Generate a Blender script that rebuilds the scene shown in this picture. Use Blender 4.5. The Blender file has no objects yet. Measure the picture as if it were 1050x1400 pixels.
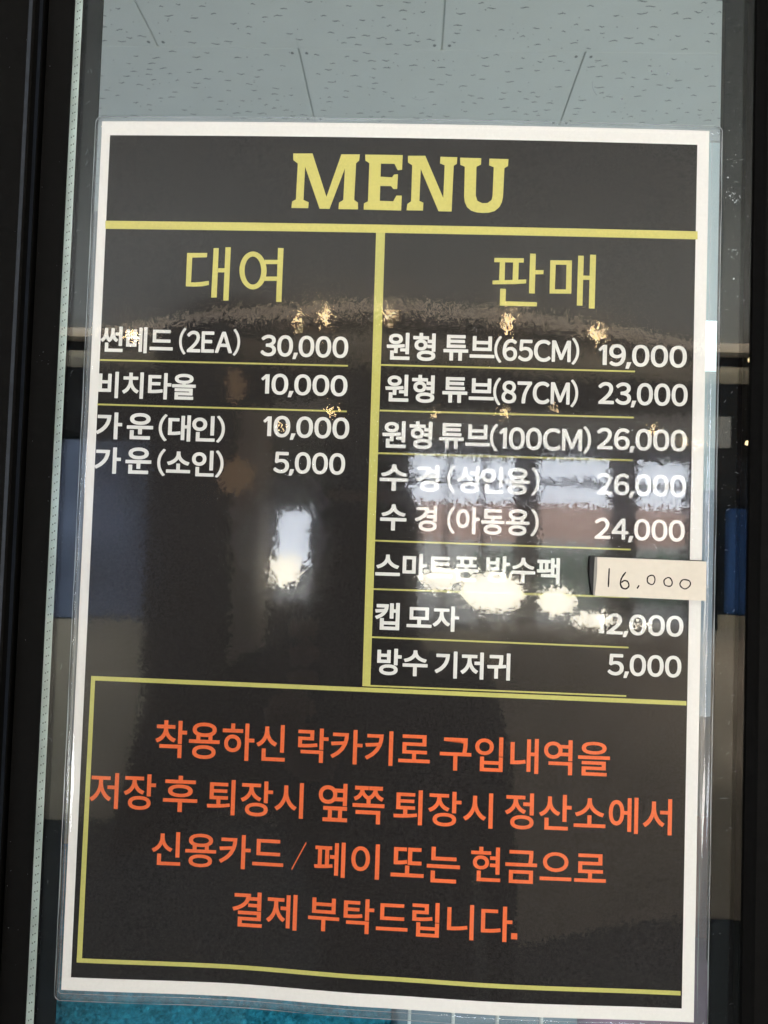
import bpy, bmesh, math, random
from mathutils import Vector, Matrix, Euler
random.seed(7)
SC = bpy.context.scene
COL = SC.collection

# ------------------------------------------------------------------ camera
cam = bpy.data.cameras.new('camera')
cam.sensor_fit = 'VERTICAL'
cam.sensor_height = 24.0
cam.lens = 24.0 * 1100.05 / 1400.0
cam.clip_start = 0.01
cam.dof.use_dof = True
cam.dof.focus_distance = 0.275
cam.dof.aperture_fstop = 40
cam.clip_end = 60
co = bpy.data.objects.new('camera', cam)
COL.objects.link(co)
co.location = (0.007116, -0.272421, 0.004584)
co.rotation_euler = (1.609349, -0.032691, 0.031449)
SC.camera = co

# ------------------------------------------------------------------ world, exposure, lamps
w = bpy.data.worlds.new('World')
SC.world = w
w.use_nodes = True
bg = w.node_tree.nodes['Background']
bg.inputs[0].default_value = (0.72, 0.76, 0.80, 1)
bg.inputs[1].default_value = 0.13
SC.view_settings.view_transform = 'Standard'
SC.view_settings.look = 'None'
SC.view_settings.exposure = -0.68
SC.view_settings.gamma = 1.0

def area(name, loc, target, sx, sy, power, color):
    l = bpy.data.lights.new(name, 'AREA')
    l.shape = 'RECTANGLE'; l.size = sx; l.size_y = sy
    l.energy = power; l.color = color
    o = bpy.data.objects.new(name, l); COL.objects.link(o)
    o.location = loc
    o.rotation_euler = (Vector(target) - Vector(loc)).to_track_quat('-Z', 'Y').to_euler() if abs(loc[0] - target[0]) + abs(loc[1] - target[1]) > 1e-6 else (math.pi if target[2] > loc[2] else 0, 0, 0)
    return o
area('ceiling_panel_lamp', (0.30, -0.80, 1.0), (0.30, -0.8, -1.0), 1.2, 0.45, 1.4, (1.0, 0.95, 0.86))
area('cove_lamp', (0.0, -3.62, 1.0), (0.0, -3.62, -1.0), 3.6, 0.17, 9, (1.0, 0.80, 0.62))
area('wall_fill_left', (-2.7, -2.5, -0.1), (-1.3, -4.0, -0.3), 0.8, 0.8, 150, (0.95, 0.97, 1.0))  # unseen lamps added at both sides to brighten the far wall
area('wall_fill_right', (2.9, -2.5, -0.1), (1.3, -4.0, -0.5), 0.8, 0.8, 150, (1.0, 0.95, 0.88))
area('ceiling_fill_left', (-2.3, -2.5, -1.0), (-2.3, -2.5, 1.04), 1.4, 0.8, 132, (0.97, 0.98, 1.0))  # unseen upward lamps, added to lift the mirrored ceiling's brightness
area('ceiling_fill_right', (2.3, -2.5, -1.0), (2.3, -2.5, 1.04), 1.4, 0.8, 132, (1.0, 0.96, 0.90))
area('hidden_ceiling_fill', (0.65, 1.6, -0.6), (0.45, 1.5, 1.0), 1.2, 0.8, 9.2, (0.88, 1.0, 0.98))  # unseen lamp added low down to light the ceiling behind the glass
area('outdoor_light', (1.2, -5.0, 2.4), (0.9, -7.0, 0.0), 3.0, 1.2, 7500, (0.93, 0.97, 1.0))

# ------------------------------------------------------------------ materials
MATS = {}
def new_mat(name):
    m = bpy.data.materials.new(name); m.use_nodes = True
    nt = m.node_tree; nt.nodes.clear()
    out = nt.nodes.new('ShaderNodeOutputMaterial')
    MATS[name] = m
    return m, nt, out
def N(nt, t, **k):
    n = nt.nodes.new(t)
    for a, b in k.items():
        if a.startswith('i_'):
            n.inputs[a[2:].replace('_', ' ')].default_value = b
        else:
            setattr(n, a, b)
    return n
def pmat(name, col, rough=0.6, spec=0.5, metal=0.0, var=0.0, scale=60.0, detail=4.0, bump=0.0, bscale=None, bdist=0.001, emis=None, estr=0.0):
    """plain principled surface with noise mottling and relief"""
    m, nt, out = new_mat(name)
    p = N(nt, 'ShaderNodeBsdfPrincipled')
    p.inputs['Roughness'].default_value = rough
    p.inputs['Specular IOR Level'].default_value = spec
    p.inputs['Metallic'].default_value = metal
    tc = N(nt, 'ShaderNodeTexCoord')
    if var > 0:
        n = N(nt, 'ShaderNodeTexNoise'); n.inputs['Scale'].default_value = scale; n.inputs['Detail'].default_value = detail
        nt.links.new(tc.outputs['Object'], n.inputs['Vector'])
        r = N(nt, 'ShaderNodeMapRange'); r.inputs['From Min'].default_value = 0.25; r.inputs['From Max'].default_value = 0.75
        r.inputs['To Min'].default_value = 1 - var; r.inputs['To Max'].default_value = 1 + var
        nt.links.new(n.outputs['Fac'], r.inputs['Value'])
        mx = N(nt, 'ShaderNodeVectorMath', operation='SCALE'); mx.inputs[0].default_value = col
        nt.links.new(r.outputs[0], mx.inputs['Scale'])
        nt.links.new(mx.outputs[0], p.inputs['Base Color'])
    else:
        p.inputs['Base Color'].default_value = (*col, 1)
    if bump > 0:
        n2 = N(nt, 'ShaderNodeTexNoise'); n2.inputs['Scale'].default_value = bscale or scale * 3; n2.inputs['Detail'].default_value = 3
        nt.links.new(tc.outputs['Object'], n2.inputs['Vector'])
        b = N(nt, 'ShaderNodeBump'); b.inputs['Strength'].default_value = bump; b.inputs['Distance'].default_value = bdist
        nt.links.new(n2.outputs['Fac'], b.inputs['Height']); nt.links.new(b.outputs[0], p.inputs['Normal'])
    if emis:
        p.inputs['Emission Color'].default_value = (*emis, 1); p.inputs['Emission Strength'].default_value = estr
    nt.links.new(p.outputs[0], out.inputs[0])
    return m

def clear_mat(name, tint, ior, rough, waves, haze=0.0, hazecol=(0.9, 0.95, 1.0), soft=0.0):
    """clear sheet: see-through, with a Fresnel reflection whose normal is ruffled by noise.
    waves: list of (noise scale, slope, detail)"""
    m, nt, out = new_mat(name)
    tc = N(nt, 'ShaderNodeTexCoord'); geo = N(nt, 'ShaderNodeNewGeometry')
    cur = geo.outputs['Normal']
    for i, (sc, amp, det) in enumerate(waves):
        mp = N(nt, 'ShaderNodeMapping'); mp.inputs['Location'].default_value = (i * 3.1, i * 1.7, 0.3)
        nt.links.new(tc.outputs['Object'], mp.inputs['Vector'])
        n = N(nt, 'ShaderNodeTexNoise'); n.inputs['Scale'].default_value = sc; n.inputs['Detail'].default_value = det
        n.inputs['Roughness'].default_value = 0.5
        nt.links.new(mp.outputs[0], n.inputs['Vector'])
        s = N(nt, 'ShaderNodeVectorMath', operation='SUBTRACT'); s.inputs[1].default_value = (0.5, 0.5, 0.5)
        nt.links.new(n.outputs['Color'], s.inputs[0])
        k = N(nt, 'ShaderNodeVectorMath', operation='SCALE'); k.inputs['Scale'].default_value = amp
        nt.links.new(s.outputs[0], k.inputs[0])
        a = N(nt, 'ShaderNodeVectorMath', operation='ADD')
        nt.links.new(cur, a.inputs[0]); nt.links.new(k.outputs[0], a.inputs[1])
        cur = a.outputs[0]
    nm = N(nt, 'ShaderNodeVectorMath', operation='NORMALIZE'); nt.links.new(cur, nm.inputs[0])
    # Schlick's law, the same from both sides (a thin sheet has no total reflection)
    f0 = ((ior - 1) / (ior + 1)) ** 2
    dt = N(nt, 'ShaderNodeVectorMath', operation='DOT_PRODUCT'); nt.links.new(geo.outputs['Incoming'], dt.inputs[0]); nt.links.new(nm.outputs[0], dt.inputs[1])
    ab = N(nt, 'ShaderNodeMath', operation='ABSOLUTE'); nt.links.new(dt.outputs['Value'], ab.inputs[0])
    om = N(nt, 'ShaderNodeMath', operation='SUBTRACT', use_clamp=True); om.inputs[0].default_value = 1.0; nt.links.new(ab.outputs[0], om.inputs[1])
    pw = N(nt, 'ShaderNodeMath', operation='POWER'); nt.links.new(om.outputs[0], pw.inputs[0]); pw.inputs[1].default_value = 5.0
    fr = N(nt, 'ShaderNodeMath', operation='MULTIPLY_ADD'); nt.links.new(pw.outputs[0], fr.inputs[0]); fr.inputs[1].default_value = 1 - f0; fr.inputs[2].default_value = f0
    gl = N(nt, 'ShaderNodeBsdfGlossy'); gl.inputs['Roughness'].default_value = rough
    nt.links.new(nm.outputs[0], gl.inputs['Normal'])
    glo = gl.outputs[0]
    if soft > 0:        # a wider second lobe: the matt grain in the film spreads a little of every highlight
        g2 = N(nt, 'ShaderNodeBsdfGlossy'); g2.inputs['Roughness'].default_value = 0.12; nt.links.new(nm.outputs[0], g2.inputs['Normal'])
        gm = N(nt, 'ShaderNodeMixShader'); gm.inputs[0].default_value = soft
        nt.links.new(gl.outputs[0], gm.inputs[1]); nt.links.new(g2.outputs[0], gm.inputs[2]); glo = gm.outputs[0]
    tr = N(nt, 'ShaderNodeBsdfTransparent'); tr.inputs[0].default_value = (*tint, 1)
    body = tr.outputs[0]
    if haze > 0:
        df = N(nt, 'ShaderNodeBsdfDiffuse'); df.inputs[0].default_value = (*hazecol, 1)
        tl = N(nt, 'ShaderNodeBsdfTranslucent'); tl.inputs[0].default_value = (*hazecol, 1)
        mm_ = N(nt, 'ShaderNodeMixShader'); mm_.inputs[0].default_value = 0.5
        nt.links.new(df.outputs[0], mm_.inputs[1]); nt.links.new(tl.outputs[0], mm_.inputs[2])
        mh = N(nt, 'ShaderNodeMixShader'); mh.inputs[0].default_value = haze
        nt.links.new(tr.outputs[0], mh.inputs[1]); nt.links.new(mm_.outputs[0], mh.inputs[2])
        body = mh.outputs[0]
    mix = N(nt, 'ShaderNodeMixShader')
    nt.links.new(fr.outputs[0], mix.inputs[0]); nt.links.new(body, mix.inputs[1]); nt.links.new(glo, mix.inputs[2])
    nt.links.new(mix.outputs[0], out.inputs[0])
    return m
def glow(name, col, s):
    m, nt, out = new_mat(name)
    e = N(nt, 'ShaderNodeEmission'); e.inputs[0].default_value = (*col, 1); e.inputs[1].default_value = s
    nt.links.new(e.outputs[0], out.inputs[0]); return m

M_PAPER = pmat('matte white paper', (0.80, 0.79, 0.76), 0.8, 0.1, var=0.03, scale=900, bump=0.0)
M_PRINT = pmat('black printer ink', (0.0180, 0.0160, 0.0155), 0.9, 0.0, var=0.6, scale=1300, detail=6)  # strong mottling puts the film's grainy sparkle into the ink colour
M_YEL = pmat('yellow ink', (0.60, 0.55, 0.155), 0.8, 0.05, var=0.07, scale=1300)
M_YEL2 = pmat('olive yellow ink', (0.52, 0.50, 0.15), 0.8, 0.05, var=0.07, scale=1300)
M_WHITE = pmat('unprinted white lettering', (0.76, 0.76, 0.73), 0.8, 0.05, var=0.03, scale=1100)
M_ORANGE = pmat('orange ink', (0.78, 0.158, 0.052), 0.8, 0.05, var=0.08, scale=1300)
M_FILM = clear_mat('glossy laminating film', (0.985, 0.985, 0.985), 1.53, 0.022,
                   [(560, 0.012, 2.0), (1400, 0.013, 1.5), (3600, 0.010, 1.0), (35, 0.005, 1.0)], haze=0.012, soft=0.28)
M_MARGIN = clear_mat('milky clear film', (0.96, 0.98, 1.0), 1.3, 0.1, [(500, 0.02, 1.0)], haze=0.13)
M_FILMEDGE = clear_mat('milky film edge', (0.9, 0.93, 0.95), 1.5, 0.12, [(900, 0.05, 1.0)], haze=0.38)
M_GLASS = clear_mat('door glass', (0.93, 0.965, 0.955), 1.5, 0.0, [])
M_FRIT = pmat('black glass border', (0.006, 0.007, 0.009), 0.5, 0.0)
M_FRIT2 = pmat('deep black sealant', (0.002, 0.002, 0.003), 0.9, 0.0)
M_FRAME = pmat('black powder coated metal', (0.0042, 0.0040, 0.0038), 0.65, 0.05, var=0.25, scale=400, bump=0.25, bscale=2500, bdist=0.0001)
M_FRAMEEDGE = pmat('bluish edge highlight', (0.016, 0.020, 0.028), 0.45, 0.3, var=0.3, scale=300, bump=0.3, bscale=2000, bdist=0.0001)
M_SPACER = pmat('aluminium spacer bar', (0.94, 1.0, 1.0), 0.5, 0.5, metal=0.0, var=0.2, scale=90)
M_HOLE = pmat('punched hole shade', (0.12, 0.17, 0.17), 0.6, 0.2)
M_BURR = pmat('punched hole rim', (0.9, 0.97, 0.97), 0.25, 0.8, metal=0.5)
M_DUST = pmat('pale dust', (0.34, 0.36, 0.39), 0.9, 0.0)
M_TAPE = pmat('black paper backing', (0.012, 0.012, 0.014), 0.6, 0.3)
M_INK = pmat('black pen ink', (0.012, 0.008, 0.008), 0.6, 0.1)
M_SLIP = pmat('cream paper slip', (0.70, 0.64, 0.55), 0.85, 0.1, var=0.03, scale=500, bump=0.05, bscale=700)
M_TILE = pmat('white mineral ceiling tile', (0.67, 0.69, 0.665), 0.9, 0.05, var=0.03, scale=8, bump=0.25, bscale=220, bdist=0.001)
M_PIT = pmat('dark pit in ceiling tile', (0.24, 0.255, 0.255), 0.95, 0.0)
M_JOINT = pmat('shaded tile joint', (0.56, 0.58, 0.56), 0.95, 0.0)
M_TEAL = pmat('teal terry cloth', (0.026, 0.24, 0.37), 0.95, 0.1, var=0.45, scale=420, detail=3, bump=1.0, bscale=700, bdist=0.002)
M_TEALD = pmat('deep teal terry cloth', (0.035, 0.26, 0.46), 0.95, 0.1, var=0.45, scale=420, detail=3, bump=1.0, bscale=700, bdist=0.002)
M_OCHRE = pmat('ochre cloth', (0.42, 0.36, 0.12), 0.95, 0.1, var=0.3, scale=400)
M_PINK = pmat('dusty pink cloth', (0.62, 0.26, 0.24), 0.95, 0.1, var=0.15, scale=60)
M_PURPLE = pmat('mauve cloth', (0.36, 0.20, 0.34), 0.95, 0.1, var=0.2, scale=90)
M_PALE = pmat('pale blue plastic', (0.17, 0.27, 0.36), 0.5, 0.4, var=0.1, scale=60)
M_WPL = pmat('white plastic', (0.80, 0.84, 0.86), 0.5, 0.4)
M_GREYW = pmat('grey blue painted wall', (0.30, 0.34, 0.42), 0.8, 0.2, var=0.08, scale=6)
# hall in front of the door
M_FLOOR = pmat('ochre brown floor', (0.055, 0.065, 0.075), 0.6, 0.3, var=0.15, scale=4)
M_DARKW = pmat('dark brown wall', (0.035, 0.030, 0.028), 0.8, 0.2, var=0.2, scale=3)
M_BLUE = pmat('blue fabric', (0.05, 0.12, 0.32), 0.9, 0.1, var=0.5, scale=2.2)
M_BLUEG = pmat('blue grey fabric', (0.25, 0.31, 0.45), 0.9, 0.1, var=0.6, scale=2.5)
M_BEIGE = pmat('beige plaster', (0.78, 0.70, 0.54), 0.85, 0.1, var=0.12, scale=4)
M_WOOD = pmat('ochre brown wood', (0.74, 0.62, 0.48), 0.6, 0.2, var=0.2, scale=5)
M_DIMMER = pmat('grey dimming panel', (0.30, 0.33, 0.33), 0.8, 0.1, var=0.15, scale=8)
M_LOUVRE = pmat('grey louvre', (0.70, 0.70, 0.68), 0.7, 0.2, var=0.15, scale=5)
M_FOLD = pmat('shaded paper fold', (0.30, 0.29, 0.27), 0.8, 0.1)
M_COL = pmat('pale beige plaster', (0.80, 0.72, 0.60), 0.85, 0.1, var=0.08, scale=4)
M_BRICK = pmat('reddish brown wall outside', (0.34, 0.225, 0.185), 0.9, 0.1, var=0.2, scale=5)
M_HEDGE = pmat('green hedge leaves', (0.11, 0.19, 0.13), 0.9, 0.1, var=0.5, scale=14)
M_PAVE = pmat('pale paving outside', (0.70, 0.70, 0.68), 0.9, 0.1, var=0.1, scale=2)
M_SKY = glow('bright hazy sky', (0.84, 0.90, 1.0), 38.0)
M_WARM = glow('warm lamp glow', (1.0, 0.72, 0.38), 85.0)
M_COVE = glow('warm strip glow', (1.0, 0.80, 0.60), 7.0)
M_AMBER = glow('dim amber glow', (1.0, 0.62, 0.32), 3.2)
M_BRIGHT = glow('added glare patch', (1.0, 0.93, 0.76), 60.0)
M_TUBE = glow('cool white light panel', (0.80, 0.97, 1.0), 0.80)
M_TUBE2 = glow('dimmer blue white light panel', (0.66, 0.83, 1.0), 0.50)
M_SKIN = pmat('skin', (0.50, 0.31, 0.23), 0.5, 0.3)
M_HAIR = pmat('black hair', (0.012, 0.010, 0.010), 0.5, 0.4)
M_COAT = pmat('black coat cloth', (0.018, 0.018, 0.020), 0.85, 0.1)
M_TROUS = pmat('dark trousers cloth', (0.020, 0.022, 0.030), 0.85, 0.1)
M_PHONE = pmat('black phone glass', (0.008, 0.008, 0.010), 0.3, 0.3)

# ------------------------------------------------------------------ object helpers
def tag(o, label=None, cat=None, group=None, kind=None):
    if label: o['label'] = label
    if cat: o['category'] = cat
    if group: o['group'] = group
    if kind: o['kind'] = kind
    return o
def thing(name, label, cat, loc=(0, 0, 0), group=None):
    o = bpy.data.objects.new(name, None); o.location = loc; COL.objects.link(o)
    o.empty_display_size = 0.02
    bpy.context.view_layer.update()
    return tag(o, label, cat, group)
def link(name, me, parent=None, loc=None):
    o = bpy.data.objects.new(name, me); COL.objects.link(o)
    if parent is not None:
        o.parent = parent
        o.matrix_parent_inverse = Matrix.Translation(-world_loc(parent))
    if loc: o.location = loc
    return o
def world_loc(o):
    v = Vector(o.location)
    if o.parent: 
        pass
    return v
def mesh(name, verts, faces, mats, midx=None, smooth=False):
    me = bpy.data.meshes.new(name)
    me.from_pydata([tuple(v) for v in verts], [], [tuple(f) for f in faces])
    for m in (mats if isinstance(mats, (list, tuple)) else [mats]): me.materials.append(m)
    if midx: me.polygons.foreach_set('material_index', midx)
    if smooth: me.polygons.foreach_set('use_smooth', [True] * len(me.polygons))
    me.update()
    return me
def box_vf(x0, x1, y0, y1, z0, z1):
    v = [(x0, y0, z0), (x1, y0, z0), (x1, y1, z0), (x0, y1, z0), (x0, y0, z1), (x1, y0, z1), (x1, y1, z1), (x0, y1, z1)]
    f = [(3, 2, 1, 0), (4, 5, 6, 7), (0, 1, 5, 4), (1, 2, 6, 5), (2, 3, 7, 6), (3, 0, 4, 7)]
    return v, f
def bevel_box(name, x0, x1, y0, y1, z0, z1, mat, parent=None, r=0.0, seg=2, sm=False):
    bm = bmesh.new()
    v, f = box_vf(x0, x1, y0, y1, z0, z1)
    vs = [bm.verts.new(p) for p in v]
    for q in f: bm.faces.new([vs[i] for i in q])
    if r > 0: bmesh.ops.bevel(bm, geom=list(bm.edges), offset=r, segments=seg, affect='EDGES', profile=0.5)
    me = bpy.data.meshes.new(name); bm.to_mesh(me); bm.free(); me.materials.append(mat)
    if sm: me.polygons.foreach_set('use_smooth', [True] * len(me.polygons))
    return link(name, me, parent)
def many_boxes(name, L, mat, parent=None):
    V, F = [], []
    for b in L:
        v, f = box_vf(*b); n = len(V); V += v; F += [tuple(i + n for i in q) for q in f]
    return link(name, mesh(name, V, F, mat), parent)
def prism(name, prof, z0, z1, mat, parent=None):
    """profile in x,y extruded along z"""
    n = len(prof)
    V = [(x, y, z0) for x, y in prof] + [(x, y, z1) for x, y in prof]
    F = [tuple(range(n))[::-1], tuple(range(n, 2 * n))] + [(i, (i + 1) % n, n + (i + 1) % n, n + i) for i in range(n)]
    me = mesh(name, V, F, mat)
    bm = bmesh.new(); bm.from_mesh(me); bmesh.ops.recalc_face_normals(bm, faces=bm.faces); bm.to_mesh(me); bm.free()
    return link(name, me, parent)

# ------------------------------------------------------------------ the sheet's gentle curl: (u, v) in metres on the sheet
def sm(t):
    t = max(0.0, min(1.0, t)); return t * t * (3 - 2 * t)
CURL = [(-.112, 0), (-.105, 0), (-.05, -.0013), (0, .0009), (.04, .0018), (.105, 0), (.112, 0)]
def cub(u):
    for i in range(len(CURL) - 1):
        if u <= CURL[i + 1][0] or i == len(CURL) - 2:
            t = (u - CURL[i][0]) / (CURL[i + 1][0] - CURL[i][0])
            return CURL[i][1] + (CURL[i + 1][1] - CURL[i][1]) * sm(t)
def bulge(u, v):
    return .0015 * (1 - min(1, (u / .105) ** 2)) * sm((v - .06) / .09) + cub(u) * sm((-.05 - v) / .1)
def S(u, v, off=0.0):
    return (u, -(bulge(u, v) + off), v)
L_PAPER, L_PRINT, L_INK, L_FILM = 0.0000, 0.00008, 0.00016, 0.00036


# ---- the print, measured in millimetres on the A4 sheet: (text, style, left, top, right, bottom)
TOKENS=[
 ('썬베드','h',-101.69,76.31,-76.4,67.24),
 ('(2EA)','l',-74.29,76.44,-53.13,67.12),
 ('비치타올','h',-101.69,60.54,-67.86,51.39),
 ('가','h',-101.92,46.44,-92.8,37.15),
 ('운','h',-91.14,46.48,-82.01,37.36),
 ('(대인)','p',-80.07,46.31,-57.18,37.01),
 ('가','h',-101.89,34.36,-92.69,25.28),
 ('운','h',-91.08,34.6,-82.12,25.49),
 ('(소인)','p',-80.06,34.39,-57.17,25.01),
 ('30,000','n',-45.98,74.69,-15.85,67.25),
 ('10,000','n',-45.4,61.35,-15.67,54.06),
 ('10,000','n',-44.11,46.87,-14.54,39.47),
 ('5,000','n',-40.04,34.62,-15.54,27.21),
 ('원형','h',-2.75,76.59,13.97,67.01),
 ('튜브','h',16.66,76.18,34.01,67.37),
 ('(65CM)','l',33.88,76.23,62.6,67.0),
 ('원형','h',-2.74,62.2,14.06,52.64),
 ('튜브','h',16.72,61.73,34.18,52.96),
 ('(87CM)','l',33.94,61.96,62.57,52.49),
 ('원형','h',-3.24,46.27,13.79,36.81),
 ('튜브','h',16.1,45.94,33.31,37.23),
 ('(100CM)','l',33.26,46.19,67.27,36.75),
 ('수','h',-3.62,31.36,6.06,22.39),
 ('경','h',8.7,31.5,16.56,22.41),
 ('(성인용)','p',19.22,31.81,50.41,22.17),
 ('수','h',-3.03,17.81,5.89,8.94),
 ('경','h',8.68,17.83,16.22,8.98),
 ('(아동용)','p',19.64,17.8,50.39,8.43),
 ('스마트폰','h',-4.1,1.31,30.74,-7.55),
 ('방수팩','h',33.19,1.46,57.84,-7.36),
 ('캡','h',-3.69,-15.46,4.61,-24.6),
 ('모자','h',7.04,-15.94,24.59,-24.44),
 ('방수','h',-2.47,-30.79,14.52,-39.72),
 ('기저귀','h',16.93,-31.0,42.14,-40.01),
 ('19,000','n',68.99,74.4,98.68,66.86),
 ('23,000','n',69.29,61.41,99.19,53.78),
 ('26,000','n',69.15,45.86,99.2,38.43),
 ('26,000','n',69.49,30.56,99.23,23.18),
 ('24,000','n',69.1,15.5,99.04,8.22),
 ('12,000','n',70.1,-16.44,99.18,-23.44),
 ('5,000','n',74.45,-29.71,98.75,-36.94),
 ('착용하신','o',-76.61,-57.68,-32.45,-70.17),
 ('락카키로','o',-28.15,-58.38,16.2,-69.78),
 ('구입내역을','o',19.49,-58.92,75.84,-70.4),
 ('저장','o',-98.2,-76.04,-75.72,-88.01),
 ('후','o',-73.17,-76.06,-61.54,-88.17),
 ('퇴장시','o',-58.27,-76.76,-25.64,-88.56),
 ('옆쪽','o',-20.54,-76.33,1.57,-89.15),
 ('퇴장시','o',4.61,-77.4,37.61,-88.83),
 ('정산소에서','o',41.58,-76.85,96.56,-88.64),
 ('신용카드','o',-76.33,-94.94,-31.7,-106.3),
 ('/','o',-28.88,-96.17,-24.11,-105.62),
 ('페이','o',-21.29,-95.7,0.52,-107.2),
 ('또는','o',4.35,-95.58,27.22,-107.1),
 ('현금으로','o',30.8,-94.83,75.28,-106.03),
 ('결제','o',-48.37,-113.77,-26.44,-125.47),
 ('부탁드립니다','o',-22.7,-113.71,44.88,-124.98),
 ('.','d',44.57,-122.05,46.56,-123.98),
]
MENU =[
  [(-37.06, 137.63), (-30.41, 137.72), (-25.07, 122.73), (-20.42, 137.53), (-14.05, 137.62), (-14.23, 135.48), (-15.25, 134.47), (-15.49, 121.83), (-14.16, 120.87), (-14.08, 118.58), (-20.77, 118.54), (-20.68, 120.75), (-19.24, 121.76), (-19.03, 132.69), (-23.87, 118.57), (-27.3, 118.59), (-32.79, 133.06), (-32.97, 121.53), (-31.14, 120.74), (-31.23, 118.69), (-37.05, 118.68), (-36.88, 120.9), (-35.59, 121.66), (-35.37, 134.18), (-36.97, 135.32)],
  [(-12.18, 137.57), (0.68, 137.62), (0.6, 132.52), (-0.86, 132.33), (-2.06, 134.53), (-6.7, 134.53), (-6.72, 130.01), (-2.73, 129.84), (-2.11, 130.83), (-0.73, 130.94), (-0.89, 125.85), (-2.19, 125.83), (-2.96, 126.8), (-6.7, 126.81), (-6.69, 121.66), (-2.06, 121.58), (-1.06, 123.56), (0.8, 123.6), (0.72, 118.45), (-12.12, 118.53), (-12.11, 120.66), (-10.75, 121.42), (-10.69, 134.63), (-12.11, 135.51)],
  [(2.48, 137.4), (8.4, 137.51), (15.0, 123.06), (15.14, 134.35), (13.5, 134.97), (13.6, 137.27), (19.35, 137.22), (19.25, 134.92), (18.22, 134.24), (17.97, 118.47), (13.52, 118.46), (7.0, 132.88), (6.86, 121.91), (8.25, 121.29), (8.18, 118.59), (2.58, 118.57), (2.76, 120.69), (4.03, 121.7), (4.04, 134.14), (2.55, 135.1)],
  [(20.32, 137.08), (27.52, 137.06), (27.5, 134.84), (25.99, 134.07), (26.04, 124.1), (26.66, 122.32), (28.3, 121.54), (30.15, 121.66), (31.49, 122.75), (31.77, 124.22), (31.89, 134.03), (30.26, 134.65), (30.35, 136.95), (36.81, 136.93), (36.72, 134.55), (35.53, 133.79), (35.33, 123.89), (34.98, 122.01), (34.22, 120.36), (32.65, 118.95), (30.65, 118.33), (28.64, 118.21), (26.62, 118.33), (24.58, 118.93), (23.18, 120.13), (22.4, 121.74), (22.1, 123.61), (22.03, 133.99), (20.48, 134.62)],
]
DAE =[
  [(-72.72, 102.44), (-65.68, 102.57), (-65.78, 101.06), (-70.86, 100.85), (-70.96, 92.23), (-69.6, 92.25), (-67.08, 92.5), (-64.77, 92.9), (-64.71, 91.46), (-67.02, 90.95), (-69.74, 90.78), (-72.73, 90.83)],
  [(-63.53, 104.28), (-61.74, 104.31), (-61.84, 87.15), (-63.77, 87.11)],
  [(-61.68, 97.34), (-59.27, 97.38), (-59.3, 95.95), (-61.74, 95.9)],
  [(-59.42, 104.66), (-57.56, 104.69), (-57.7, 86.2), (-59.51, 86.16)],
]
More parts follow.
